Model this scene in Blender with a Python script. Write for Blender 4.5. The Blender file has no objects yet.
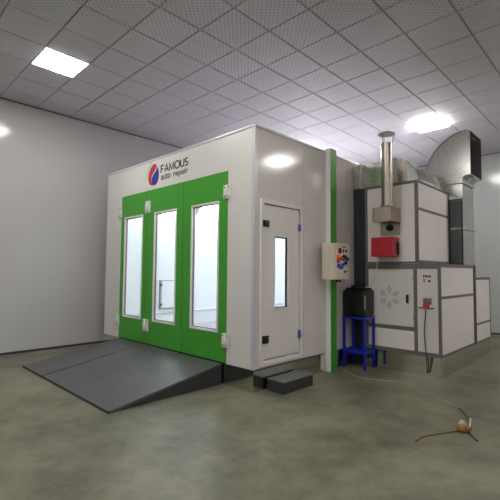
import bpy, bmesh, math, random
from mathutils import Vector, Matrix
random.seed(7)
S = bpy.context.scene
COL = S.collection
PI = math.pi

# ---------------------------------------------------------------- camera
cam_d = bpy.data.cameras.new('camera'); cam = bpy.data.objects.new('camera', cam_d)
COL.objects.link(cam); S.camera = cam
yaw, pit, rol = math.radians(44.269), math.radians(3.128), math.radians(0.517)
fw = Vector((-math.sin(yaw)*math.cos(pit), math.cos(yaw)*math.cos(pit), math.sin(pit)))
r0 = Vector((math.cos(yaw), math.sin(yaw), 0)); u0 = r0.cross(fw)
rr = r0*math.cos(rol) + u0*math.sin(rol); uu = -r0*math.sin(rol) + u0*math.cos(rol)
M = Matrix((rr, uu, -fw)).transposed().to_4x4()
M.translation = Vector((3.4539, -3.6229, 1.5))
cam.matrix_world = M
cam_d.sensor_width = 36; cam_d.lens = 397.34/500*36; cam_d.clip_start = 0.05

# ---------------------------------------------------------------- world, exposure
w = bpy.data.worlds.new('world'); S.world = w; w.use_nodes = True
w.node_tree.nodes['Background'].inputs[0].default_value = (0.8, 0.85, 0.95, 1)
w.node_tree.nodes['Background'].inputs[1].default_value = 0.3
S.view_settings.view_transform = 'Standard'; S.view_settings.look = 'None'
S.view_settings.gamma = 1; S.view_settings.use_curve_mapping = False
S.view_settings.exposure = 1.65
PANEL = 15.0      # emission of the ceiling light panels
BOOTH = 5.4      # emission of the light tubes inside the booth

# ---------------------------------------------------------------- materials
def hexc(r, g, b):
    f = lambda c: ((c/255)/12.92 if c/255 <= .04045 else ((c/255+.055)/1.055)**2.4)
    return (f(r), f(g), f(b), 1)
MATS = {}
def mat(name, col, rough=.5, metal=0, var=.0, scale=6, bump=0, bscale=40, spec=.5, coat=0, emit=0):
    m = bpy.data.materials.new(name); m.use_nodes = True; nt = m.node_tree; b = nt.nodes['Principled BSDF']
    b.inputs['Base Color'].default_value = col; b.inputs['Roughness'].default_value = rough
    b.inputs['Metallic'].default_value = metal; b.inputs['Specular IOR Level'].default_value = spec
    b.inputs['Coat Weight'].default_value = coat; b.inputs['Coat Roughness'].default_value = .08
    tc = nt.nodes.new('ShaderNodeTexCoord')
    if var:
        n = nt.nodes.new('ShaderNodeTexNoise'); n.inputs['Scale'].default_value = scale; n.inputs['Detail'].default_value = 5
        nt.links.new(tc.outputs['Object'], n.inputs['Vector'])
        cr = nt.nodes.new('ShaderNodeValToRGB'); cr.color_ramp.elements[0].position = .3; cr.color_ramp.elements[1].position = .7
        cr.color_ramp.elements[0].color = tuple(c*(1-var) for c in col[:3])+(1,)
        cr.color_ramp.elements[1].color = tuple(min(1, c*(1+var)) for c in col[:3])+(1,)
        nt.links.new(n.outputs['Fac'], cr.inputs['Fac']); nt.links.new(cr.outputs['Color'], b.inputs['Base Color'])
    if bump:
        n2 = nt.nodes.new('ShaderNodeTexNoise'); n2.inputs['Scale'].default_value = bscale
        nt.links.new(tc.outputs['Object'], n2.inputs['Vector'])
        bp = nt.nodes.new('ShaderNodeBump'); bp.inputs['Strength'].default_value = bump; bp.inputs['Distance'].default_value = .01
        nt.links.new(n2.outputs['Fac'], bp.inputs['Height']); nt.links.new(bp.outputs['Normal'], b.inputs['Normal'])
    if emit:
        b.inputs['Emission Color'].default_value = col; b.inputs['Emission Strength'].default_value = emit
    MATS[name] = m
    return m
white_panel = mat('white panel', hexc(218,214,209), .28, var=.02, scale=1.5, bump=.05, bscale=3)
side_panel_m = mat('white side panel', hexc(216,208,202), .13, var=.02, scale=1.5, bump=.06, bscale=2)
trim_m = mat('aluminium trim', hexc(205,205,208), .3, metal=.2)
roof_trim_m = mat('bright trim', hexc(225,225,228), .2, metal=.3)
green_m = mat('green paint', hexc(64,156,44), .35, var=.04, scale=2)
win_white = mat('white window frame', hexc(225,222,218), .4)
gasket_m = mat('black rubber', hexc(28,28,30), .6)
steel_m = mat('mirror steel', hexc(216,216,204), .11, metal=1, var=.05, scale=3, bump=.04, bscale=3)
galv_m = mat('galvanised sheet', hexc(196,195,190), .22, metal=.9, var=.14, scale=22, bump=.1, bscale=3)
galv2_m = mat('brushed stainless', hexc(170,160,150), .28, metal=1, var=.08, scale=9)
galvd_m = mat('ribbed grey canvas', hexc(105,112,110), .6, var=.08, scale=14)
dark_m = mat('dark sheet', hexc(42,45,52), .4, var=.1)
frame_m = mat('grey frame extrusion', hexc(112,107,110), .45, metal=.1, var=.04)
framed_m = mat('dark frame extrusion', hexc(60,54,58), .5)
cab_m = mat('cabinet panel', hexc(234,225,220), .3, var=.02, scale=2, bump=.04, bscale=2)
cabdoor_m = mat('cabinet door panel', hexc(216,212,206), .35, var=.02, scale=2)
emblem_m = mat('emblem grey', hexc(190,186,181), .5)
ramp_m = mat('ramp plate', hexc(90,89,91), .42, metal=.25, var=.12, scale=3, bump=.1, bscale=120)
ramps_m = mat('ramp side', hexc(48,49,53), .6, var=.08)
step_m = mat('step top', hexc(98,99,100), .55, var=.1, scale=20, bump=.1, bscale=150)
box_m = mat('control box beige', hexc(212,202,184), .4)
red_m = mat('burner red', hexc(176,28,40), .38, var=.06)
redk = mat('red knob', hexc(215,45,30), .35)
blue_m = mat('blue paint', hexc(28,38,170), .35, var=.08)
bluek = mat('blue button', hexc(30,90,200), .35)
orangek = mat('orange button', hexc(240,130,50), .35)
blackp = mat('black plastic', hexc(18,20,20), .3)
black_t = mat('black text', hexc(30,28,34), .5)
logo_red = mat('logo red', hexc(196,44,66), .45)
logo_blue = mat('logo blue', hexc(30,58,150), .45)
logo_green = mat('logo green', hexc(150,215,175), .45)
logo_white = mat('logo white', hexc(232,232,232), .45)
lav_m = mat('hinge violet', hexc(104,98,172), .35)
chrome_m = mat('chrome', hexc(200,200,200), .12, metal=1)
cordw = mat('cord white', hexc(176,166,144), .5)
cordb = mat('cord brown', hexc(120,84,66), .5)
amber_m = mat('amber', hexc(150,104,48), .3, var=.25, scale=30)
inner_m = mat('booth inner white', hexc(228,232,236), .45)
innerf_m = mat('booth inner floor', hexc(165,163,176), .5, var=.05, scale=12)
lamp_m = mat('light panel', (1, .985, .96, 1), .5, emit=PANEL)
tube_m = mat('booth tube', (.93, .97, 1, 1), .5, emit=BOOTH)
roof_m = mat('roof sheet', hexc(238,240,244), .25)
hatch_m = mat('hatch frame grey', hexc(150,152,156), .4)
doorw_m = mat('service door white', hexc(226,220,216), .25, var=.01)
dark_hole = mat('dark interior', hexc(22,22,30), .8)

def glass_mat():
    m = bpy.data.materials.new('window glass'); m.use_nodes = True; nt = m.node_tree
    nt.nodes.remove(nt.nodes['Principled BSDF']); out = nt.nodes['Material Output']
    t = nt.nodes.new('ShaderNodeBsdfTransparent'); t.inputs[0].default_value = (.95, .97, .97, 1)
    g = nt.nodes.new('ShaderNodeBsdfGlossy'); g.inputs['Roughness'].default_value = .03
    lw = nt.nodes.new('ShaderNodeLayerWeight'); lw.inputs[0].default_value = .5
    pw = nt.nodes.new('ShaderNodeMath'); pw.operation = 'POWER'; pw.inputs[1].default_value = 4
    f = nt.nodes.new('ShaderNodeMath'); f.operation = 'MULTIPLY_ADD'; f.inputs[1].default_value = .6; f.inputs[2].default_value = .04
    nt.links.new(lw.outputs['Facing'], pw.inputs[0]); nt.links.new(pw.outputs[0], f.inputs[0])
    mx = nt.nodes.new('ShaderNodeMixShader')
    nt.links.new(f.outputs[0], mx.inputs[0]); nt.links.new(t.outputs[0], mx.inputs[1]); nt.links.new(g.outputs[0], mx.inputs[2])
    nt.links.new(mx.outputs[0], out.inputs[0]); return m
glass_m = glass_mat()

def floor_mat():
    m = mat('epoxy concrete floor', hexc(118,117,98), .4)
    nt = m.node_tree; b = nt.nodes['Principled BSDF']; tc = nt.nodes.new('ShaderNodeTexCoord')
    def noise(s, d, rough=.6):
        n = nt.nodes.new('ShaderNodeTexNoise'); n.inputs['Scale'].default_value = s; n.inputs['Detail'].default_value = d
        n.inputs['Roughness'].default_value = rough; nt.links.new(tc.outputs['Object'], n.inputs['Vector']); return n
    a, c = noise(1.3, 7, .65), noise(6, 8, .75)
    mix = nt.nodes.new('ShaderNodeMath'); mix.operation = 'ADD'
    mm = nt.nodes.new('ShaderNodeMath'); mm.operation = 'MULTIPLY'; mm.inputs[1].default_value = .5
    nt.links.new(c.outputs['Fac'], mm.inputs[0]); nt.links.new(a.outputs['Fac'], mix.inputs[0]); nt.links.new(mm.outputs[0], mix.inputs[1])
    cr = nt.nodes.new('ShaderNodeValToRGB')
    cr.color_ramp.elements[0].position = .6; cr.color_ramp.elements[0].color = hexc(84,85,67)
    cr.color_ramp.elements[1].position = .9; cr.color_ramp.elements[1].color = hexc(128,124,104)
    nt.links.new(mix.outputs[0], cr.inputs[0]); nt.links.new(cr.outputs[0], b.inputs['Base Color'])
    mr = nt.nodes.new('ShaderNodeMapRange'); mr.inputs['To Min'].default_value = .34; mr.inputs['To Max'].default_value = .56
    nt.links.new(c.outputs['Fac'], mr.inputs[0]); nt.links.new(mr.outputs[0], b.inputs['Roughness'])
    return m
floor_m = floor_mat()

def wall_mat(name, col, axis, pitch=1.15):
    m = mat(name, col, .15, var=.015, scale=1, bump=.04, bscale=1.2)
    nt = m.node_tree; b = nt.nodes['Principled BSDF']; tc = nt.nodes.new('ShaderNodeTexCoord')
    sep = nt.nodes.new('ShaderNodeSeparateXYZ'); nt.links.new(tc.outputs['Object'], sep.inputs[0])
    d = nt.nodes.new('ShaderNodeMath'); d.operation = 'DIVIDE'; d.inputs[1].default_value = pitch
    nt.links.new(sep.outputs[axis], d.inputs[0])
    fr = nt.nodes.new('ShaderNodeMath'); fr.operation = 'FRACT'; nt.links.new(d.outputs[0], fr.inputs[0])
    lt = nt.nodes.new('ShaderNodeMath'); lt.operation = 'LESS_THAN'; lt.inputs[1].default_value = .004
    nt.links.new(fr.outputs[0], lt.inputs[0])
    mx = nt.nodes.new('ShaderNodeMix'); mx.data_type = 'RGBA'
    old = b.inputs['Base Color'].links[0].from_socket
    nt.links.new(lt.outputs[0], mx.inputs[0]); nt.links.new(old, mx.inputs[6])
    mx.inputs[7].default_value = tuple(c*.88 for c in col[:3])+(1,)
    nt.links.new(mx.outputs[2], b.inputs['Base Color']); return m
wall_l_m = wall_mat('left wall panel', hexc(193,190,190), 1)
wall_b_m = wall_mat('back wall panel', hexc(188,190,189), 0)

def tile_mat():
    m = mat('perforated ceiling tile', hexc(190,187,192), .4, metal=.0)
    nt = m.node_tree; b = nt.nodes['Principled BSDF']; tc = nt.nodes.new('ShaderNodeTexCoord')
    mp = nt.nodes.new('ShaderNodeMapping'); mp.inputs['Rotation'].default_value = (0, 0, PI/4)
    nt.links.new(tc.outputs['Object'], mp.inputs[0])
    v = nt.nodes.new('ShaderNodeTexVoronoi'); v.voronoi_dimensions = '2D'; v.inputs['Scale'].default_value = 20; v.inputs['Randomness'].default_value = 0
    nt.links.new(mp.outputs[0], v.inputs['Vector'])
    cr = nt.nodes.new('ShaderNodeValToRGB')
    cr.color_ramp.elements[0].position = .2; cr.color_ramp.elements[0].color = hexc(188,184,194)
    cr.color_ramp.elements[1].position = .34; cr.color_ramp.elements[1].color = hexc(222,217,226)
    nt.links.new(v.outputs['Distance'], cr.inputs[0]); nt.links.new(cr.outputs[0], b.inputs['Base Color'])
    return m
tile_m = tile_mat()
gap_m = mat('ceiling gap', hexc(60,60,62), .8)

# ---------------------------------------------------------------- mesh helpers (world coordinates)
class MB:
    def __init__(s): s.bm = bmesh.new()
    def box(s, x0, y0, z0, x1, y1, z1, bev=0):
        t = bmesh.new(); bmesh.ops.create_cube(t, size=1)
        for v in t.verts: v.co = Vector(((x0+x1)/2+v.co.x*(x1-x0), (y0+y1)/2+v.co.y*(y1-y0), (z0+z1)/2+v.co.z*(z1-z0)))
        if bev: bmesh.ops.bevel(t, geom=list(t.edges), offset=bev, segments=2, affect='EDGES', profile=.6)
        s.merge(t); return s
    def merge(s, t):
        me = bpy.data.meshes.new('tmp'); t.to_mesh(me); t.free(); s.bm.from_mesh(me); bpy.data.meshes.remove(me)
    def cyl(s, a, b, r, r2=None, n=24, caps=True, smooth=True):
        a, b = Vector(a), Vector(b); d = b-a; r2 = r if r2 is None else r2
        t = bmesh.new(); bmesh.ops.create_cone(t, cap_ends=caps, segments=n, radius1=r, radius2=r2, depth=d.length)
        q = d.to_track_quat('Z', 'Y').to_matrix().to_4x4(); q.translation = (a+b)/2
        bmesh.ops.transform(t, matrix=q, verts=t.verts)
        if smooth:
            for f in t.faces:
                if len(f.verts) == 4: f.smooth = True
        s.merge(t); return s
    def tube(s, pts, r, n=8):
        pts = [Vector(p) for p in pts]; rings = []
        for i, p in enumerate(pts):
            d = (pts[min(i+1, len(pts)-1)]-pts[max(i-1, 0)]).normalized()
            up = Vector((0, 0, 1)) if abs(d.z) < .95 else Vector((1, 0, 0))
            a = d.cross(up).normalized(); b = d.cross(a)
            rings.append([s.bm.verts.new(p+a*math.cos(2*PI*k/n)*r+b*math.sin(2*PI*k/n)*r) for k in range(n)])
        for A, B in zip(rings, rings[1:]):
            for k in range(n):
                f = s.bm.faces.new((A[k], A[(k+1) % n], B[(k+1) % n], B[k])); f.smooth = True
        s.bm.faces.new(rings[0][::-1]); s.bm.faces.new(rings[-1]); return s
    def prism(s, poly, ax, a0, a1):
        """extrude a 2-D polygon along axis ax (0,1,2); poly in the other two axes"""
        def P(u, v, a): return [(a, u, v), (u, a, v), (u, v, a)][ax]
        A = [s.bm.verts.new(P(u, v, a0)) for u, v in poly]; B = [s.bm.verts.new(P(u, v, a1)) for u, v in poly]
        s.bm.faces.new(A); s.bm.faces.new(B[::-1]); n = len(poly)
        for i in range(n): s.bm.faces.new((A[i], A[(i+1) % n], B[(i+1) % n], B[i]))
        return s
    def lathe(s, c, prof, n=28):
        rings = []
        for r, z in prof:
            rings.append([s.bm.verts.new((c[0]+r*math.cos(2*PI*k/n), c[1]+r*math.sin(2*PI*k/n), c[2]+z)) for k in range(n)])
        for A, B in zip(rings, rings[1:]):
            for k in range(n):
                f = s.bm.faces.new((A[k], A[(k+1) % n], B[(k+1) % n], B[k])); f.smooth = True
        s.bm.faces.new(rings[0][::-1]); s.bm.faces.new(rings[-1]); return s
    def frame(s, ax, u0, v0, u1, v1, a0, a1, w, bev=0):
        """rectangular frame ring lying across axis ax"""
        def bx(p, q, r, t):
            if ax == 1: s.box(p, a0, q, r, a1, t, bev)
            elif ax == 0: s.box(a0, p, q, a1, r, t, bev)
            else: s.box(p, q, a0, r, t, a1, bev)
        bx(u0, v0, u0+w, v1); bx(u1-w, v0, u1, v1); bx(u0+w, v0, u1-w, v0+w); bx(u0+w, v1-w, u1-w, v1)
        return s
def wloc(o):
    v = Vector((0, 0, 0))
    while o: v += o.location; o = o.parent
    return v
def obj(name, mb, m, parent=None, loc=None):
    bm = mb.bm; bmesh.ops.recalc_face_normals(bm, faces=bm.faces)
    base = wloc(parent) if parent else Vector(loc or (0, 0, 0))
    bmesh.ops.translate(bm, verts=bm.verts, vec=-base)
    me = bpy.data.meshes.new(name); bm.to_mesh(me); bm.free(); me.materials.append(m)
    o = bpy.data.objects.new(name, me); COL.objects.link(o)
    if parent: o.parent = parent
    elif loc: o.location = loc
    return o
def tag(o, label=None, cat=None, group=None, kind=None):
    if label: o['label'] = label
    if cat: o['category'] = cat
    if group: o['group'] = group
    if kind: o['kind'] = kind
    return o
def thing(name, label, cat, loc, group=None):
    o = bpy.data.objects.new(name, None); COL.objects.link(o); o.location = loc; o.empty_display_size = .1
    return tag(o, label, cat, group)
def copy_tree(o, parent=None):
    c = o.copy(); COL.objects.link(c)
    if parent: c.parent = parent
    for ch in [x for x in bpy.data.objects if x.parent == o and x != c]: copy_tree(ch, c)
    return c
def struct(name, mb, m): return tag(obj(name, mb, m), kind='structure')

# ---------------------------------------------------------------- room
WX, HC, BY, RX, FY = -4.60, 4.572, 7.83, 8.2, -9.3
struct('floor', MB().box(WX-.1, FY-.1, -.1, RX+.1, BY+.1, 0), floor_m)
struct('wall_left', MB().box(WX-.1, FY, 0, WX, BY, HC), wall_l_m)
struct('wall_back', MB().box(WX-.1, BY, 0, RX+.1, BY+.1, HC), wall_b_m)
struct('wall_right', MB().box(RX, FY, 0, RX+.1, BY, HC), wall_l_m)
struct('wall_front', MB().box(WX-.1, FY-.1, 0, RX+.1, FY, HC), wall_b_m)
struct('baseboard_left', MB().box(WX, FY, 0, WX+.012, BY, .035), framed_m)
struct('baseboard_back', MB().box(WX, BY-.012, 0, RX, BY, .035), framed_m)
struct('trim_1', MB().box(WX, FY, HC-.022, WX+.022, BY, HC-.004), frame_m)
struct('trim_2', MB().box(WX+.022, BY-.022, HC-.022, RX, BY, HC-.005), frame_m)
TP, TX0, TY0, GAP = .617, .176, 1.285, .011
lampX, lampY = [-5, 0, 5, 10], [-15, -5, 5]
lamps = [(i, j) for i in lampX for j in lampY]
t = MB(); t.box(WX-.1, FY-.1, HC+.03, RX+.1, BY+.1, HC+.13)
struct('ceiling_backing', t, gap_m)  # dark backing slab above the tiles, showing through their joints
t = MB(); i = -9
def tilebox(t, x0, y0, x1, y1):
    # pan tile: flat face with a small chamfer running up to the grid
    c = .008; z = HC; b = t.bm
    A = [b.verts.new(p) for p in ((x0+c, y0+c, z), (x1-c, y0+c, z), (x1-c, y1-c, z), (x0+c, y1-c, z))]
    B = [b.verts.new(p) for p in ((x0, y0, z+.008), (x1, y0, z+.008), (x1, y1, z+.008), (x0, y1, z+.008))]
    C = [b.verts.new(p) for p in ((x0, y0, z+.035), (x1, y0, z+.035), (x1, y1, z+.035), (x0, y1, z+.035))]
    b.faces.new(A)
    for k in range(4):
        b.faces.new((A[k], A[(k+1) % 4], B[(k+1) % 4], B[k])); b.faces.new((B[k], B[(k+1) % 4], C[(k+1) % 4], C[k]))
for i in range(-9, 15):
    for j in range(-19, 12):
        if (i, j) in lamps: continue
        x0, x1 = max(WX, TX0+i*TP+GAP/2), min(RX, TX0+(i+1)*TP-GAP/2)
        y0, y1 = max(FY, TY0+j*TP+GAP/2), min(BY, TY0+(j+1)*TP-GAP/2)
        if x1-x0 < .05 or y1-y0 < .05: continue
        tilebox(t, x0, y0, x1, y1)
# bmesh tiles stay one surface: the tiled face of the ceiling
struct('ceiling', t, tile_m)

# ---------------------------------------------------------------- ceiling lights
lab = {(-5, -5): 'square white ceiling light panel over the left wall side, in front of the booth',
       (0, 5): 'glowing square ceiling light panel above the silver exhaust duct',
       (-5, 5): 'square ceiling light panel hidden above the far left of the booth roof',
       (5, 5): 'square ceiling light panel to the right of the exhaust duct'}
def make_lamp(cx, cy, drop):
    L = thing('ceiling_light', '', 'ceiling light', (cx, cy, HC), 'square ceiling light panels')
    h = TP/2-.006
    obj('light_frame', MB().frame(2, cx-h, cy-h, cx+h, cy+h, HC-.006, HC+.025, .012), win_white, L)
    g = h-.012
    obj('diffuser', MB().box(cx-g, cy-g, HC-drop-.004, cx+g, cy+g, HC-drop+.012, .003) if drop < .02 else MB().box(cx-g, cy-g, HC-drop, cx+g, cy+g, HC, .003), lamp_m, L)
    return L
protos = {}
for i, j in lamps:          # flush panels; far row lowered so its glowing sides brighten the tiles
    cx, cy = TX0+i*TP+TP/2, TY0+j*TP+TP/2; k = .045 if j == 5 else .006
    if k in protos: L = copy_tree(protos[k]); L.location = (cx, cy, HC)
    else: L = protos[k] = make_lamp(cx, cy, k)
    L['label'] = lab.get((i, j), 'square white ceiling light panel out of view nearer the viewer')

# ---------------------------------------------------------------- spray booth
W, H, ZB, LEN = 4.02, 3.4, .275, 7.0
B = thing('spray_booth', 'large white spray booth with three green glazed doors at its front', 'spray booth', (-W/2, 0, 0))
DL, DR, DT = -3.437, -.499, 2.876
t = MB(); T = .05
t.box(-W, 0, ZB, DL, T, H-.02); t.box(DR, 0, ZB, -.02, T, H-.02); t.box(DL, 0, DT, DR, T, H-.02)
obj('front_panel', t, white_panel, B)
obj('corner_post', MB().box(-.052, -.006, ZB-.002, .006, .045, H-.02, .004), trim_m, B)
obj('corner_post', MB().box(-W-.004, -.006, ZB-.002, -W+.03, .03, H-.02, .004), white_panel, B)
t = MB(); t.box(-W-.004, -.012, H-.03, .012, .03, H, .004); t.box(-.03, .03, H-.03, .012, LEN, H, .004)
obj('roof_trim', t, roof_trim_m, B)
# plinth
t = MB(); t.box(-W, .0, 0, DL+.1, .03, ZB-.004); t.box(DR-.1, .0, 0, 0, .03, ZB-.004); t.box(DL+.1, .0, 0, DR-.1, .03, ZB-.004)
obj('plinth', t, steel_m, B)
obj('plinth', MB().box(-.03, .03, 0, 0, LEN, ZB-.004), steel_m, B)
obj('base_trim', MB().box(-.025, .0, ZB-.012, .008, LEN, ZB+.002), framed_m, B)
# side wall, one mesh per panel, hole for the service door
PDY0, PDY1, PDZ0, PDZ1 = .10, .985, .30, 2.45
t = MB(); t.box(-T, .045, PDZ1, 0, 1.035, H-.03); t.box(-T, .045, ZB, 0, PDY0, PDZ1); t.box(-T, PDY1, ZB, 0, 1.035, PDZ1)
t.box(-T, PDY0, ZB, 0, PDY1, PDZ0)
obj('side_panel', t, side_panel_m, B)
for y0, y1 in ((1.041, 2.2), (2.206, 3.4), (3.406, 4.6), (4.606, 5.8), (5.806, 7.0)):
    obj('side_panel', MB().box(-T, y0, ZB, 0, y1, H-.03), side_panel_m, B)
obj('seam_strip', MB().box(-T, 1.03, ZB, -.006, 1.05, H-.03), trim_m, B)
t = MB(); t.box(-W, .05, ZB, -W+T, LEN, H-.03)
obj('left_side_panel', t, white_panel, B)
obj('rear_panel', MB().box(-W+T, LEN-T, ZB, -T, LEN, H-.03), inner_m, B)
obj('roof', MB().box(-W, .03, H-.04, -.03, LEN, H-.005), roof_m, B)
# inside
t = MB(); t.box(-W+T, T, ZB, -T, LEN-T, ZB+.012)
obj('booth_floor', t, innerf_m, B)
t = MB(); t.box(-W+T, T+.01, ZB+.012, -W+T+.02, LEN-T, 3.25)
obj('inner_wall', t, inner_m, B)
obj('inner_rail', MB().box(-W+T+.02, T+.03, .575, -W+T+.06, LEN-T-.02, .605), trim_m, B)
obj('inner_ceiling', MB().box(-W+T+.02, T+.02, 3.1, -T-.01, LEN-T-.02, 3.12), inner_m, B)
hx = -W+T+.02
obj('hatch_frame', MB().frame(0, 1.175, .675, 1.805, 1.30, hx, hx+.03, .02), hatch_m, B)
o = obj('access_hatch', MB().box(hx, 1.2, .70, hx+.07, 1.78, 1.275, .008), inner_m, B)
obj('handle', MB().box(hx+.07, 1.5, .97, hx+.085, 1.54, 1.02, .004), frame_m, o)
for hz in (.75, 1.17): obj('hinge', MB().box(hx+.04, 1.18, hz, hx+.078, 1.205, hz+.05), framed_m, o)
for y in (.5, 2.1, 3.7, 5.3):
    for xa, sg in ((-W+T+.03, 1), (-T-.03, -1)):
        poly = [(xa, 2.72), (xa, 3.09), (xa+sg*.3, 3.09)]
        o = obj('lamp_housing', MB().prism(poly, 1, y, y+1.3), win_white, B)
        nx, nz = sg*.37, -.30; l = math.hypot(nx, nz); nx, nz = nx/l*.012, nz/l*.012
        q = [(xa+sg*.02+nx, 2.735+nz), (xa+sg*.285+nx, 3.06+nz), (xa+sg*.285+nx*.3, 3.06+nz*.3), (xa+sg*.02+nx*.3, 2.735+nz*.3)]
        obj('lamp_tube', MB().prism(q, 1, y+.05, y+1.25), tube_m, o)
# door leaves
def hinge(x0, z0, x1, z1, par, y=-.014, axis=1, m=None):
    if axis == 1:
        t = MB(); t.box(x0, y-.012, z0, x1, y+.006, z1, .003)
        xm = (x0+x1)/2; t.cyl((xm, y-.016, z0), (xm, y-.016, z1), .011, n=12)
        h = obj('hinge', t, m or win_white, par)
        for xs in (x0+(x1-x0)*.2, x0+(x1-x0)*.8):
            for zs in (z0+.03, z1-.03):
                obj('screw', MB().cyl((xs, y-.011, zs), (xs, y-.017, zs), .01, n=10), framed_m, par)
        return h
leaves = [(DL, -2.562, -3.31, -2.665, 'narrow green door leaf at the left'),
          (-2.558, -1.506, -2.315, -1.67, 'middle green door leaf'),
          (-1.500, DR, -1.300, -.668, 'right green door leaf')]
WZ0, WZ1 = .664, 2.48
for k, (x0, x1, a, b, lb) in enumerate(leaves):
    x0 += .003; x1 -= .003
    t = MB(); y0, y1 = -.008, .045
    t.box(x0, y0, ZB+.012, a, y1, DT-.004); t.box(b, y0, ZB+.012, x1, y1, DT-.004)
    t.box(a, y0, ZB+.012, b, y1, WZ0); t.box(a, y0, WZ1, b, y1, DT-.004)
    d = obj('door_leaf', t, green_m, B); d['label'] = lb
    obj('window_frame', MB().frame(1, a, WZ0, b, WZ1, y0-.006, y1+.004, .03, .003), win_white, d)
    obj('gasket', MB().frame(1, a+.03, WZ0+.03, b-.03, WZ1-.03, .008, .03, .012), frame_m, d)
    obj('glass', MB().box(a+.031, .016, WZ0+.031, b-.031, .022, WZ1-.031), glass_m, d)
    obj('bottom_seal', MB().box(x0, y0+.004, ZB+.001, x1, y1, ZB+.014), gasket_m, d)
    for z in (2.49, .49):
        if k == 0: hinge(-3.545, z, -3.415, z+.19, d)
        if k == 1: hinge(-2.585, z, -2.425, z+.2, d)
        if k == 2: hinge(-.572, z, -.442, z+.185, d)
obj('door_surround', MB().box(DL-.012, -.004, ZB, DL, .02, DT+.012).box(DR, -.004, ZB, DR+.012, .02, DT+.012).box(DL, -.004, DT, DR, .02, DT+.012), white_panel, B)
# service door on the right side
dr = obj('service_door', MB().box(-.035, .165, .385, .012, .37, 2.372).box(-.035, .66, .385, .012, .902, 2.372)
         .box(-.035, .37, .385, .012, .66, 1.01).box(-.035, .37, 1.98, .012, .66, 2.372), doorw_m, B)
dr['label'] = 'white service door with a narrow window'
obj('door_frame', MB().frame(0, PDY0, PDZ0, PDY1, PDZ1, -.045, .022, .06, .006).frame(0, PDY0+.03, PDZ0+.03, PDY1-.03, PDZ1-.03, -.06, -.036, .075), doorw_m, B)
obj('window_frame', MB().frame(0, .36, 1.0, .668, 1.99, -.03, .02, .022, .003), win_white, dr)
obj('gasket', MB().frame(0, .382, 1.022, .646, 1.968, -.02, .006, .012), gasket_m, dr)
obj('glass', MB().box(-.014, .383, 1.023, -.008, .645, 1.967), glass_m, dr)
for z0, z1 in ((2.085, 2.17), (.585, .685)):
    h = MB().box(.012, .13, z0, .04, .245, z1, .008).box(.03, .145, z0+.02, .062, .2, z1-.02, .006)
    obj('latch', h, blackp, dr)
for z0, z1 in ((2.07, 2.19), (.575, .7)):
    h = MB().box(.012, .88, z0+.01, .026, .94, z1-.01, .004).cyl((.03, .908, z0+.01), (.03, .908, z1-.01), .011, n=10)
    obj('hinge', h, lav_m, dr)
# green and white post at the side wall
obj('side_post', MB().box(.0, 1.594, 0, .088, 1.604, H+.035), win_white, B)['label'] = 'white face of the vertical side post'
obj('side_post', MB().box(.0, 1.604, 0, .09, 1.772, H+.035, .003), green_m, B)['label'] = 'green vertical side post'
obj('cable_trunking', MB().box(.0, 1.545, 0.02, .01, 1.59, H-.03), trim_m, B)
# painted sign on the header
def text_mesh(name, body, x0, x1, z0, z1, y, m, parent, bold=0):
    c = bpy.data.curves.new(name, 'FONT'); c.body = body; c.extrude = .0; c.offset = bold; c.extrude = .004
    to = bpy.data.objects.new('tmp_text', c); COL.objects.link(to)
    bpy.context.view_layer.update()
    me = bpy.data.meshes.new_from_object(to.evaluated_get(bpy.context.evaluated_depsgraph_get()))
    bpy.data.objects.remove(to); bpy.data.curves.remove(c)
    xs = [v.co.x for v in me.vertices]; ys = [v.co.y for v in me.vertices]; a, b_, c_, d_ = min(xs), max(xs), min(ys), max(ys)
    L0 = wloc(parent)
    for v in me.vertices:
        v.co = Vector((x0+(v.co.x-a)/(b_-a)*(x1-x0), y-v.co.z*.5, z0+(v.co.y-c_)/(d_-c_)*(z1-z0)))-L0
    me.materials.clear(); me.materials.append(m); me.name = name
    o = bpy.data.objects.new(name, me); COL.objects.link(o); o.parent = parent; return o
def arc_pts(cx, cy, rx, ry, a0, a1, n=14): return [(cx+rx*math.cos(math.radians(a0+(a1-a0)*k/n)), cy+ry*math.sin(math.radians(a0+(a1-a0)*k/n))) for k in range(n+1)]
LET = {'F': (.62, [[(.0, 0), (.0, 1), (.6, 1)], [(.0, .52), (.52, .52)]]), 'A': (.86, [[(0, 0), (.43, 1), (.86, 0)], [(.17, .32), (.69, .32)]]),
       'M': (1.0, [[(0, 0), (.08, 1), (.5, .1), (.92, 1), (1.0, 0)]]), 'O': (1.0, [arc_pts(.5, .5, .5, .5, 90, 450, 28)]),
       'U': (.7, [[(0, 1), (0, .35)]+arc_pts(.35, .35, .35, .35, 180, 360)+[(.7, 1)]]),
       'S': (.56, [arc_pts(.29, .75, .25, .25, 40, 270)+arc_pts(.27, .26, .27, .26, 90, -140)])}
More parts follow.
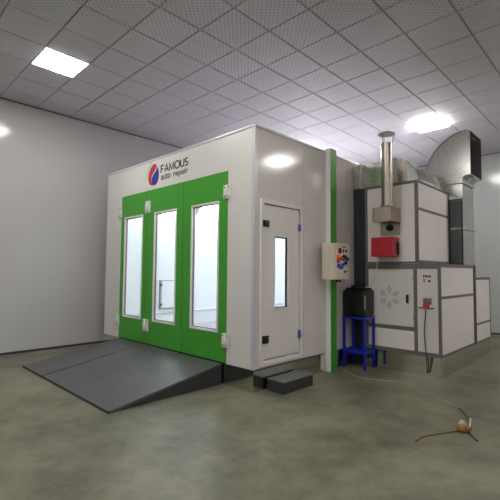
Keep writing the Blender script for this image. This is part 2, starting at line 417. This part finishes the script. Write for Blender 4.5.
def stroke_word(word, x0, x1, z0, z1, m, parent, wd=.185, gap=.24):
    tot = sum(LET[c][0] for c in word)+gap*(len(word)-1); sx = (x1-x0)/tot; sz = z1-z0; t = MB(); x = 0
    for c in word:
        for pl in LET[c][1]:
            P = [Vector((p[0], p[1])) for p in pl]; n = len(P); L, R = [], []
            closed = (P[0]-P[-1]).length < .01
            for k in range(n):
                a = P[k]-P[k-1] if k else (P[-1]-P[-2] if closed else P[1]-P[0])
                b = P[k+1]-P[k] if k < n-1 else (P[1]-P[0] if closed else P[-1]-P[-2])
                a, b = a.normalized(), b.normalized(); na, nb = Vector((-a.y, a.x)), Vector((-b.y, b.x))
                mm = (na+nb); mm = mm.normalized() if mm.length > .1 else na
                f = min(1.6, 1/max(.3, mm.dot(na)))*wd/2; L.append(P[k]+mm*f); R.append(P[k]-mm*f)
            for k in range(n-1):
                q = [L[k], L[k+1], R[k+1], R[k]]
                t.prism([(x0+(x+v.x)*sx, z0+(.08+v.y*.84)*sz) for v in q], 1, -.004, .0)
        x += LET[c][0]+gap
    return obj('sign_lettering', t, m, parent)
stroke_word('FAMOUS', -2.15, -1.425, 3.112, 3.25, black_t, B)['label'] = 'black FAMOUS lettering on the header'
text_mesh('sign_lettering', 'auto', -2.15, -1.88, 2.998, 3.09, -.0015, black_t, B)['label'] = 'small word auto on the header'
text_mesh('sign_lettering', 'repair', -1.80, -1.415, 2.975, 3.09, -.0015, black_t, B)['label'] = 'small word repair on the header'
LX, LZ, LR = -2.39, 3.135, .183
def logo_poly(pts, y, m, lb):
    o = obj('sign_emblem', MB().prism([(LX+u*LR*.92, LZ+v*LR*1.02) for u, v in pts], 1, -y, -.0), m, B); o['label'] = lb
def bez(p0, p1, p2, p3, n=10):
    out = []
    for i in range(n):
        s = i/n; out.append(tuple((1-s)**3*p0[k]+3*s*(1-s)**2*p1[k]+3*s*s*(1-s)*p2[k]+s**3*p3[k] for k in (0, 1)))
    return out
# red drop: from top right, bulging left, down to the bottom
red = bez((.42, .92), (-.3, 1.15), (-1.1, .1), (-.85, -.45)) + bez((-.85, -.45), (-.75, -.85), (-.4, -1.0), (-.02, -1.0)) + \
      bez((-.02, -1.0), (-.45, -.75), (-.5, -.15), (.1, .2)) + bez((.1, .2), (.5, .45), (.75, .75), (.42, .92))
blue = bez((.72, .62), (1.15, .2), (1.15, -.65), (.6, -.95)) + bez((.6, -.95), (.3, -1.1), (-.2, -1.05), (-.28, -.65)) + \
       bez((-.28, -.65), (-.3, -.2), (.1, .0), (.35, .15)) + bez((.35, .15), (.6, .3), (.68, .45), (.72, .62))
green = bez((.0, 1.22), (-.8, 1.2), (-1.5, .3), (-1.2, -.35)) + bez((-1.2, -.35), (-1.15, .3), (-.7, .9), (.0, 1.22))
logo_poly(green, .003, logo_green, 'pale green crescent of the header emblem')
logo_poly(red, .0035, logo_red, 'red drop of the header emblem')
logo_poly(blue, .003, logo_blue, 'blue drop of the header emblem')

# ---------------------------------------------------------------- ramps and step
def ramp(x0, x1, label):
    R = thing('loading_ramp', label, 'ramp', ((x0+x1)/2, -.8, 0))
    y0, y1 = -1.60, -.022
    t = MB().prism([(y0, .0), (y0, .022), (y1, .272), (y1, .25), (y0+.13, .012), (y0+.13, 0)], 0, x0, x1)
    obj('deck_plate', t, ramp_m, R)
    obj('front_lip', MB().box(x0, y0-.008, 0, x1, y0, .024), ramps_m, R)
    for xx in (x0+.004, x1-.012):
        obj('side_plate', MB().prism([(y0+.02, .0), (y0+.02, .012), (y1, .262), (y1, 0)], 0, xx, xx+.008), ramps_m, R)
    obj('back_plate', MB().box(x0+.013, y1-.01, 0, x1-.013, y1-.002, .245), ramps_m, R)
ramp(-3.385, -2.565, 'narrow dark grey steel ramp at the left, in front of the narrow green door')
ramp(-2.540, -.565, 'wide dark grey steel ramp in front of the middle and right green doors')
E_ = thing('entry_step', 'low dark grey box step on the floor below the white service door', 'step', (.17, .52, 0))
obj('step_body', MB().box(.035, .222, 0, .31, .828, .138, .004), ramps_m, E_)
obj('step_tread', MB().box(.032, .218, .135, .314, .832, .15, .003), step_m, E_)

# ---------------------------------------------------------------- control box
Cb = thing('control_box', 'beige electrical control box with coloured switches on the green post', 'control box', (.2, 1.58, 1.39))
X1 = .30; YY = lambda y: 1.385+(y-1.515)*.91
obj('box_body', MB().box(.0902, 1.365, 1.395, X1, 1.785, 1.93, .004), box_m, Cb)
obj('mounting_bracket', MB().box(.012, 1.55, 1.5, .0902, 1.585, 1.85), trim_m, Cb)
o = obj('box_door', MB().box(X1, YY(1.515), 1.405, X1+.014, YY(1.935), 1.915, .004), box_m, Cb)
def xk(y, z, r, m, n='knob', l=.03):
    r *= 1.2
    return obj(n, MB().cyl((X1+.013, YY(y), z), (X1+.013+l, YY(y), z), r, r*.85, n=18), m, Cb)
obj('meter', MB().box(X1+.012, YY(1.60), 1.785, X1+.022, YY(1.68), 1.86, .003), black_t, Cb)
obj('meter', MB().box(X1+.012, YY(1.73), 1.80, X1+.022, YY(1.765), 1.845, .003), black_t, Cb)
obj('meter', MB().box(X1+.012, YY(1.81), 1.80, X1+.022, YY(1.855), 1.845, .003), black_t, Cb)
obj('name_plate', MB().box(X1+.012, YY(1.70), 1.875, X1+.016, YY(1.82), 1.89), framed_m, Cb)
xk(1.60, 1.735, .026, orangek); xk(1.585, 1.675, .028, redk); xk(1.66, 1.70, .02, redk); xk(1.655, 1.755, .018, logo_white)
xk(1.72, 1.745, .022, blackp); xk(1.79, 1.735, .024, blackp); xk(1.855, 1.70, .024, blackp); xk(1.80, 1.645, .024, blackp); xk(1.74, 1.69, .018, bluek)
xk(1.60, 1.60, .03, bluek); xk(1.67, 1.58, .03, bluek); xk(1.73, 1.62, .022, bluek); xk(1.86, 1.6, .012, orangek, 'indicator_lamp', .012)
obj('lock', MB().box(X1+.012, YY(1.76), 1.49, X1+.022, YY(1.80), 1.53, .002).box(X1+.012, YY(1.80), 1.515, X1+.02, YY(1.88), 1.53, .002), framed_m, Cb)
for gy in (1.60, 1.68): obj('cable_gland', MB().cyl((.2, gy, 1.395), (.2, gy, 1.355), .02, n=12), blackp, Cb)

# ---------------------------------------------------------------- heating cabinets
CY = 2.389
Lc = thing('machine_cabinet', 'wide lower white machine cabinet with grey frame, snowflake door and mirror plinth', 'cabinet', (.83, 3.2, 0))
XL, XR, YB = .25, 1.42, 4.13
obj('plinth', MB().box(XL, CY+.004, 0, XR-.006, YB, .285), steel_m, Lc)
fz0, fz1 = .287, 1.645
t = MB(); f = .004
for a, b in ((XL, XL+.05), (1.035, 1.085)): t.box(a, CY-f, fz0, b, CY+.04, fz1, .002)
t.box(1.385, CY-f, fz0, XR, CY+.04, fz1, .002)
t.box(XL+.05, CY-f, fz0, 1.035, CY+.04, .345); t.box(1.085, CY-f, fz0, 1.385, CY+.04, .345)
t.box(XL+.05, CY-f, 1.565, 1.035, CY+.04, fz1); t.box(1.085, CY-f, 1.565, 1.385, CY+.04, fz1)
t.box(XL+.05, CY-f, .632, 1.035, CY+.03, .69)
t.box(XR-.04, CY+.04, fz0, XR, YB-.1, .325); t.box(XR-.04, CY+.04, 1.59, XR, YB-.1, fz1); t.box(XR-.04, CY+.04, 1.125, XR, YB-.1, 1.165)
obj('frame', t, frame_m, Lc)
obj('rear_post', MB().box(XR-.05, YB-.13, fz0, XR+.002, YB, fz1), framed_m, Lc)
o = obj('service_panel', MB().box(XL+.05, CY, .345, 1.035, CY+.02, .632), cab_m, Lc)
obj('side_panel', MB().box(XR-.02, CY+.04, .325, XR-.006, YB-.1, 1.125), cab_m, Lc)
obj('side_panel', MB().box(XR-.02, CY+.04, 1.165, XR-.006, YB-.1, 1.59), cab_m, Lc)
obj('top_panel', MB().box(XL, CY+.04, fz1-.02, XR-.04, YB, fz1-.002), frame_m, Lc)
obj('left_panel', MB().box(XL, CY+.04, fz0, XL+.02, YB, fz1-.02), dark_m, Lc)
dd = obj('door', MB().box(XL+.053, CY-.002, .693, 1.032, CY+.02, 1.562, .003), cabdoor_m, Lc)
obj('handle', MB().box(.925, CY-.03, 1.045, .962, CY-.002, 1.175, .008), blackp, dd)
obj('hinge', MB().cyl((1.022, CY-.008, 1.40), (1.022, CY-.008, 1.46), .01, n=10), trim_m, dd)
obj('hinge', MB().cyl((1.022, CY-.008, .80), (1.022, CY-.008, .86), .01, n=10), trim_m, dd)
t = MB(); sx, sz = .655, 1.12
for k in range(6):
    a = math.radians(30+60*k+0) - math.radians(0)
    u = Vector((math.cos(a), math.sin(a))); v = Vector((-u.y, u.x))
    pts = []
    for al, wd in ((.05, 0), (.12, .05), (.19, 0), (.12, -.05)):
        q = Vector((sx, sz))+u*al+v*wd; pts.append((q.x, q.y))
    t.prism(pts, 1, CY-.0035, CY-.0015)
obj('snowflake_emblem', t, emblem_m, dd)
cp = obj('control_panel', MB().box(1.088, CY-.002, .348, 1.382, CY+.02, 1.562, .003), cabdoor_m, Lc)
t = MB()
for k in range(5): t.box(1.178+k*.024, CY-.008, 1.435+(k % 2)*.006, 1.195+k*.024, CY-.001, 1.475)
obj('indicator_row', t, mat('dull red marks', hexc(150, 60, 72), .5), cp)
obj('indicator', MB().box(1.18, CY-.008, 1.395, 1.205, CY-.001, 1.41).box(1.188, CY-.008, 1.365, 1.197, CY-.001, 1.395), black_t, cp)
obj('indicator', MB().cyl((1.267, CY-.001, 1.385), (1.267, CY-.01, 1.385), .018, n=14), black_t, cp)
sw = obj('switch_plate', MB().box(1.175, CY-.012, 1.045, 1.295, CY-.001, 1.135, .003), frame_m, cp)
obj('lock_bar', MB().box(1.105, CY-.022, .985, 1.335, CY-.012, 1.0, .002), framed_m, cp)
obj('switch_knob', MB().cyl((1.225, CY-.012, 1.03), (1.225, CY-.06, 1.03), .042, .038, n=20).box(1.213, CY-.075, .985, 1.237, CY-.055, 1.075, .004), redk, cp)
dr_ = [(1.225, CY-.045, .976), (1.215, CY-.04, .85), (1.195, CY-.035, .68), (1.2, CY-.03, .5), (1.215, CY-.03, .34), (1.222, CY-.03, .2), (1.225, CY-.03, .1), (1.235, CY-.04, .06), (1.26, CY-.035, .15), (1.285, CY-.03, .27), (1.30, CY-.02, .29)]
def smooth(pts, n=6):
    P = [Vector(p) for p in pts]; out = []
    for i in range(len(P)-1):
        a, b, c, d = P[max(i-1, 0)], P[i], P[i+1], P[min(i+2, len(P)-1)]
        for k in range(n):
            s = k/n; out.append(.5*((2*b)+(c-a)*s+(2*a-5*b+4*c-d)*s*s+(3*b-a-3*c+d)*s**3))
    out.append(P[-1]); return out
tag(obj('power_cable', MB().tube(smooth(dr_), .007), blackp, loc=(1.225, CY-.03, 0)),
    'thin black cable hanging down from the red switch on the machine cabinet', 'cable')

Uc = thing('machine_cabinet', 'tall upper white machine cabinet carrying the red burner and chimney', 'cabinet', (.68, 3.07, 1.65))
UX, UY, z0, z1 = 1.11, 3.77, 1.648, 2.915
t = MB()
t.box(XL, CY-f, z0, XL+.045, CY+.04, z1, .002); t.box(UX-.045, CY-f, z0, UX, CY+.04, z1, .002)
t.box(XL+.045, CY-f, z0, UX-.045, CY+.04, z0+.03); t.box(XL+.045, CY-f, z1-.045, UX-.045, CY+.04, z1)
t.box(UX-.04, CY+.04, z0, UX, UY, z0+.05); t.box(UX-.04, CY+.04, z1-.035, UX, UY, z1); t.box(UX-.04, CY+.04, 2.462, UX, UY, 2.5)
t.box(UX-.04, UY-.02, z0, UX, UY, z1)
obj('frame', t, frame_m, Uc)
obj('front_panel', MB().box(XL+.045, CY, z0+.03, UX-.045, CY+.02, z1-.045), cab_m, Uc)
obj('side_panel', MB().box(UX-.02, CY+.04, z0+.05, UX-.005, UY-.02, 2.462), cab_m, Uc)
obj('side_panel', MB().box(UX-.02, CY+.04, 2.5, UX-.005, UY-.02, z1-.035), cab_m, Uc)
obj('top_panel', MB().box(XL, CY+.04, z1-.02, UX-.04, UY, z1-.002), cab_m, Uc)
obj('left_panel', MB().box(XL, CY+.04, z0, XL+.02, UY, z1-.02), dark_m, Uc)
obj('rear_panel', MB().box(XL+.02, UY-.02, z0, UX-.04, UY, z1-.02), cab_m, Uc)

Rc = thing('machine_cabinet', 'low narrow white cabinet standing behind the wide machine cabinet, by the back wall', 'cabinet', (.9, 4.66, 0))
ry0, ry1, rz = 4.17, 5.13, 1.44
obj('plinth', MB().box(.3, ry0, 0, 1.39, ry1, .285), steel_m, Rc)
t = MB()
t.box(1.36, ry0, .287, 1.405, ry0+.03, rz); t.box(1.36, ry1-.03, .287, 1.405, ry1, rz)
t.box(1.36, ry0+.03, rz-.05, 1.405, ry1-.03, rz); t.box(1.36, ry0+.03, .287, 1.405, ry1-.03, .31); t.box(1.36, ry0+.03, .592, 1.405, ry1-.03, .63)
obj('frame', t, frame_m, Rc)
t = MB(); t.box(1.385, ry0+.03, .31, 1.398, ry1-.03, .592); t.box(1.385, ry0+.03, .63, 1.398, ry1-.03, rz-.05)
obj('side_panel', t, cab_m, Rc)
obj('body_panel', MB().box(.3, ry0, .287, 1.36, ry1, rz), cab_m, Rc)

# dark sheet added for the shade in the slot between booth and cabinets
o = obj('slot_shade_filler', MB().box(.014, 2.44, 0.0, .246, 2.47, 2.91), dark_m, loc=(.12, 2.45, 0))
tag(o, 'dark narrow filler sheet added for the shaded slot between booth and cabinets', 'panel')

# ---------------------------------------------------------------- duct over the cabinets into the booth
Od = thing('overhead_duct', 'low galvanised duct curving from the tall cabinet top to the booth side', 'duct', (.6, 2.9, 2.92))
y0, y1, zb_, zt_ = 2.43, 3.38, 2.922, 3.315
arc = [(.66+.43*math.cos(a), zb_+.393*math.sin(a)) for a in [PI/2*k/16 for k in range(17)]]
t = MB().prism([(.006, zb_), (1.09, zb_)]+arc[1:]+[(.006, zt_)], 1, y0, y1)
obj('duct_body', t, galv_m, Od)
t = MB()
for yy in (y0-.012, y1-.008):
    for (a, b) in zip(arc[:-1], arc[1:]):
        ux, uz = (a[0]-.66)/.43, (a[1]-zb_)/.393; vx, vz = (b[0]-.66)/.43, (b[1]-zb_)/.393
        t.prism([a, b, (b[0]+vx*.02, b[1]+vz*.02), (a[0]+ux*.02, a[1]+uz*.02)], 1, yy, yy+.02)
obj('seam_edge', t, chrome_m, Od)
t = MB(); t.frame(0, y0-.025, zb_-.002, y1+.02, zt_+.025, .13, .155, .035)
obj('flange', t, galv_m, Od)

# ---------------------------------------------------------------- tall exhaust duct
Ed = thing('exhaust_duct', 'tall square galvanised exhaust duct with an open dark elbow facing right', 'duct', (1.03, 4.1, 1.65))
rx0, rx1, ryA, ryB = .72, 1.335, 3.78, 4.42
t = MB().box(rx0, ryA, 1.65, rx1, ryB, 3.05)
obj('riser', t, galv_m, Ed)
t = MB().box(1.13, ryA-.004, 1.68, 1.31, ryA+.002, 2.76); x = 1.14
while x < 1.31:
    t.cyl((x, ryA-.004, 1.68), (x, ryA-.004, 2.76), .007, n=6); x += .024
obj('ribbed_cover', t, galvd_m, Ed)
obj('cover_frame', MB().frame(1, 1.112, 1.652, 1.334, 2.79, ryA-.014, ryA+.004, .022), framed_m, Ed)
obj('flange', MB().frame(2, rx0-.03, ryA-.008, rx1+.03, ryB+.03, 2.262, 2.29, .032), galv_m, Ed)
# elbow : quarter ring in the x-z plane
cx_, cz_ = 1.43, 3.10; Ri, Rx, Ro = .085, .71, .85
n = 20; outer = [(cx_-Rx*math.cos(PI/2*k/n), cz_+Ro*math.sin(PI/2*k/n)) for k in range(n+1)]
inner = [(cx_-Ri*math.cos(PI/2*k/n), cz_+Ri*math.sin(PI/2*k/n)) for k in range(n+1)]
t = MB(); b = t.bm; ey0, ey1 = 3.735, 4.42
def V(p, y): return b.verts.new((p[0], y, p[1]))
OA = [V(p, ey0) for p in outer]; OB = [V(p, ey1) for p in outer]; IA = [V(p, ey0) for p in inner]; IB = [V(p, ey1) for p in inner]
for k in range(n):
    f1 = b.faces.new((OA[k], OA[k+1], OB[k+1], OB[k])); f1.smooth = True
    f2 = b.faces.new((IA[k], IB[k], IB[k+1], IA[k+1])); f2.smooth = True
    b.faces.new((OA[k], IA[k], IA[k+1], OA[k+1])); b.faces.new((OB[k], OB[k+1], IB[k+1], IB[k]))
eb = obj('elbow', t, galv_m, Ed)
so = eb.modifiers.new('thickness', 'SOLIDIFY'); so.thickness = .004; so.offset = 0
t = MB(); t.box(cx_-.005, ey0-.003, cz_+Ri, cx_+.05, ey0+.012, cz_+Ro).box(cx_-.005, ey1-.012, cz_+Ri, cx_+.05, ey1+.003, cz_+Ro)
t.box(cx_-.005, ey0+.012, cz_+Ro-.012, cx_+.05, ey1-.012, cz_+Ro).box(cx_-.005, ey0+.012, cz_+Ri, cx_+.05, ey1-.012, cz_+Ri+.012)
obj('outlet_rim', t, galv_m, Ed)
obj('seam_strip', MB().box(.735, ey0-.008, 3.215, 1.35, ey0, 3.225), chrome_m, Ed)
obj('mouth_shade_plate', MB().box(cx_-.30, ey0+.014, cz_+Ri+.02, cx_-.28, ey1-.014, cz_+Ro-.08), dark_hole, Ed)  # near-black plate added for the shade inside the elbow mouth
obj('flange', MB().frame(2, rx0-.02, ryA-.045, 1.36, ryB+.02, 3.06, 3.10, .03), galv_m, Ed)
t = MB()
for k in range(n):
    a, c = outer[k], outer[k+1]
    da = (Vector(a)-Vector((cx_, cz_))).normalized()*.018; dc = (Vector(c)-Vector((cx_, cz_))).normalized()*.018
    t.prism([a, c, (c[0]+dc.x, c[1]+dc.y), (a[0]+da.x, a[1]+da.y)], 1, ey0-.012, ey0+.01)
obj('seam_edge', t, chrome_m, Ed)

# ---------------------------------------------------------------- burner, flue
Bn = thing('burner', 'red box burner mounted on the front of the tall cabinet', 'burner', (.67, 2.22, 1.75))
obj('cover', MB().box(.50, 2.10, 1.75, .842, 2.345, 2.045, .008), red_m, Bn)
obj('mounting_neck', MB().box(.55, 2.345, 1.79, .79, CY-.001, 2.0), dark_m, Bn)
obj('air_inlet', MB().box(.84, 2.235, 1.78, .85, 2.33, 1.97, .003), dark_hole, Bn)
obj('badge', MB().box(.555, 2.096, 1.945, .605, 2.101, 1.965), framed_m, Bn)
tag(obj('fuel_line', MB().tube(smooth([(.56, 2.2, 1.75), (.555, 2.2, 1.68), (.53, 2.22, 1.55), (.49, 2.24, 1.42), (.42, 2.22, 1.30), (.36, 2.2, 1.275)]), .006), trim_m, loc=(.5, 2.2, 1.25)),
    'thin pale fuel line hanging from the red burner to the black tank', 'pipe')
Fl = thing('flue_chimney', 'brushed steel chimney pipe with a rain cap, above the red burner', 'chimney', (.72, 2.2, 2.28))
obj('flue_box', MB().box(.552, 2.05, 2.28, .845, CY-.001, 2.495, .003), galv2_m, Fl)
fx, fy = .755, 2.13
obj('pipe', MB().cyl((fx, fy, 2.49), (fx, fy, 3.48), .083, n=32, caps=False).cyl((fx, fy, 3.42), (fx, fy, 3.48), .087, n=32, caps=False), galv2_m, Fl)
obj('pipe_seam', MB().box(fx-.012, fy-.088, 2.49, fx+.0, fy-.080, 3.49), frame_m, Fl)
for a in (.3, 2.4, 4.5):
    obj('strut', MB().tube([(fx+.08*math.cos(a), fy+.08*math.sin(a), 3.46), (fx+.105*math.cos(a), fy+.105*math.sin(a), 3.63)], .005, 6), framed_m, Fl)
obj('rain_cap', MB().lathe((fx, fy, 3.61), [(.122, .012), (.13, .016), (.128, .022), (.06, .05), (.008, .056)]), galv2_m, Fl)
obj('collar', MB().cyl((fx, fy, 2.495), (fx, fy, 2.52), .1, n=32), galv2_m, Fl)
obj('port_shadow_plate', MB().box(.53, CY-.018, 2.09, .84, CY-.005, 2.278, .002), galv2_m, Fl)  # grey port backing that also stands in for the flue box shadow
obj('port', MB().cyl((.685, CY-.018, 2.21), (.685, CY-.05, 2.21), .052, n=24), dark_hole, Fl)

# ---------------------------------------------------------------- blue stand and black tank
St = thing('metal_stand', 'blue painted metal stand under the black tank', 'stand', (.23, 2.2, 0))
q = [(.05, 2.06), (.405, 2.06), (.405, 2.345), (.05, 2.345)]; hh = .81; e = .017
for x, y in q: obj('leg', MB().box(x-e, y-e, 0, x+e, y+e, hh-.04, .002), blue_m, St)
def rails(z, h=.017):
    for k in range(4):
        a, c = q[k], q[(k+1) % 4]
        obj('rail', MB().box(min(a[0], c[0])-(e if k % 2 else -e), min(a[1], c[1])-(-e if k % 2 else e), z-h, max(a[0], c[0])+(e if k % 2 else -e), max(a[1], c[1])+(-e if k % 2 else e), z+h), blue_m, St)
rails(.255, .022)
obj('top_plate', MB().box(.05-e-.005, 2.06-e-.005, hh-.04, .405+e+.005, 2.345+e+.005, hh, .004), blue_m, St)
obj('lower_shelf', MB().box(.05+e, 2.06+e, .245, .405-e, 2.345-e, .256), blue_m, St)
Tk = thing('fuel_tank', 'black plastic fuel tank standing on the blue metal stand', 'tank', (.22, 2.2, hh))
obj('tank_body', MB().box(.03, 2.05, hh, .42, 2.36, hh+.42, .035), blackp, Tk)
obj('tank_lid', MB().box(.06, 2.08, hh+.42, .39, 2.33, hh+.45, .012), blackp, Tk)
obj('filler_cap', MB().cyl((.14, 2.2, hh+.45), (.14, 2.2, hh+.485), .045, n=20), blackp, Tk)
obj('highlight_strip', MB().box(.405, 2.052, hh+.12, .424, 2.062, hh+.34, .003), chrome_m, Tk)  # chrome strip added as the bright vertical highlight on the tank corner

# ---------------------------------------------------------------- cords on the floor
c1 = [(.10, 1.98), (.16, 1.86), (.30, 1.73), (.569, 1.608), (.80, 1.66), (.991, 1.75), (1.2, 1.66), (1.451, 1.51), (1.65, 1.41), (1.806, 1.33), (1.992, 1.22)]
tag(obj('extension_cord', MB().tube(smooth([(x, y, .008) for x, y in c1]), .005), cordw, loc=(1.0, 1.6, 0)),
    'thin cream cord lying across the floor from the blue stand', 'cord')
c2 = [(1.985, 1.225), (2.07, 1.12), (2.15, .98), (2.20, .85), (2.235, .74), (2.26, .66), (2.25, .6)]
tag(obj('extension_cord', MB().tube(smooth([(x, y, .010) for x, y in c2]), .009), cordb, loc=(2.1, .9, 0)),
    'reddish brown cord curling on the floor beside the amber pot', 'cord')
tag(obj('cable_tie', MB().tube([(2.185, .93, .024), (2.245, .68, .024)], .007), win_white, loc=(2.2, .8, 0)),
    'short white tube lying on the brown cord at the floor', 'tube')
c3 = [(2.18, .53), (2.11, .40), (2.04, .26), (2.0, .16), (1.99, .02)]
tag(obj('extension_cord', MB().tube(smooth([(x, y, .007) for x, y in c3]), .005), cordb, loc=(2.1, .3, 0)),
    'dark thin cord leading left from the amber pot on the floor', 'cord')
c4 = [(2.26, .58), (2.29, .54), (2.32, .49), (2.38, .42)]
tag(obj('extension_cord', MB().tube(smooth([(x, y, .007) for x, y in c4]), .006), blackp, loc=(2.3, .5, 0)),
    'short black cord end right of the amber pot on the floor', 'cord')
Pt = thing('pot', 'small round amber pot with a whitish cap on the floor', 'pot', (2.21, .57, 0))
obj('pot_body', MB().lathe((2.21, .57, 0), [(.03, .0), (.046, .012), (.053, .034), (.046, .058), (.03, .07)]), amber_m, Pt)
obj('cap', MB().lathe((2.21, .57, .066), [(.032, 0), (.031, .012), (.024, .03), (.012, .04)]), cordw, Pt)
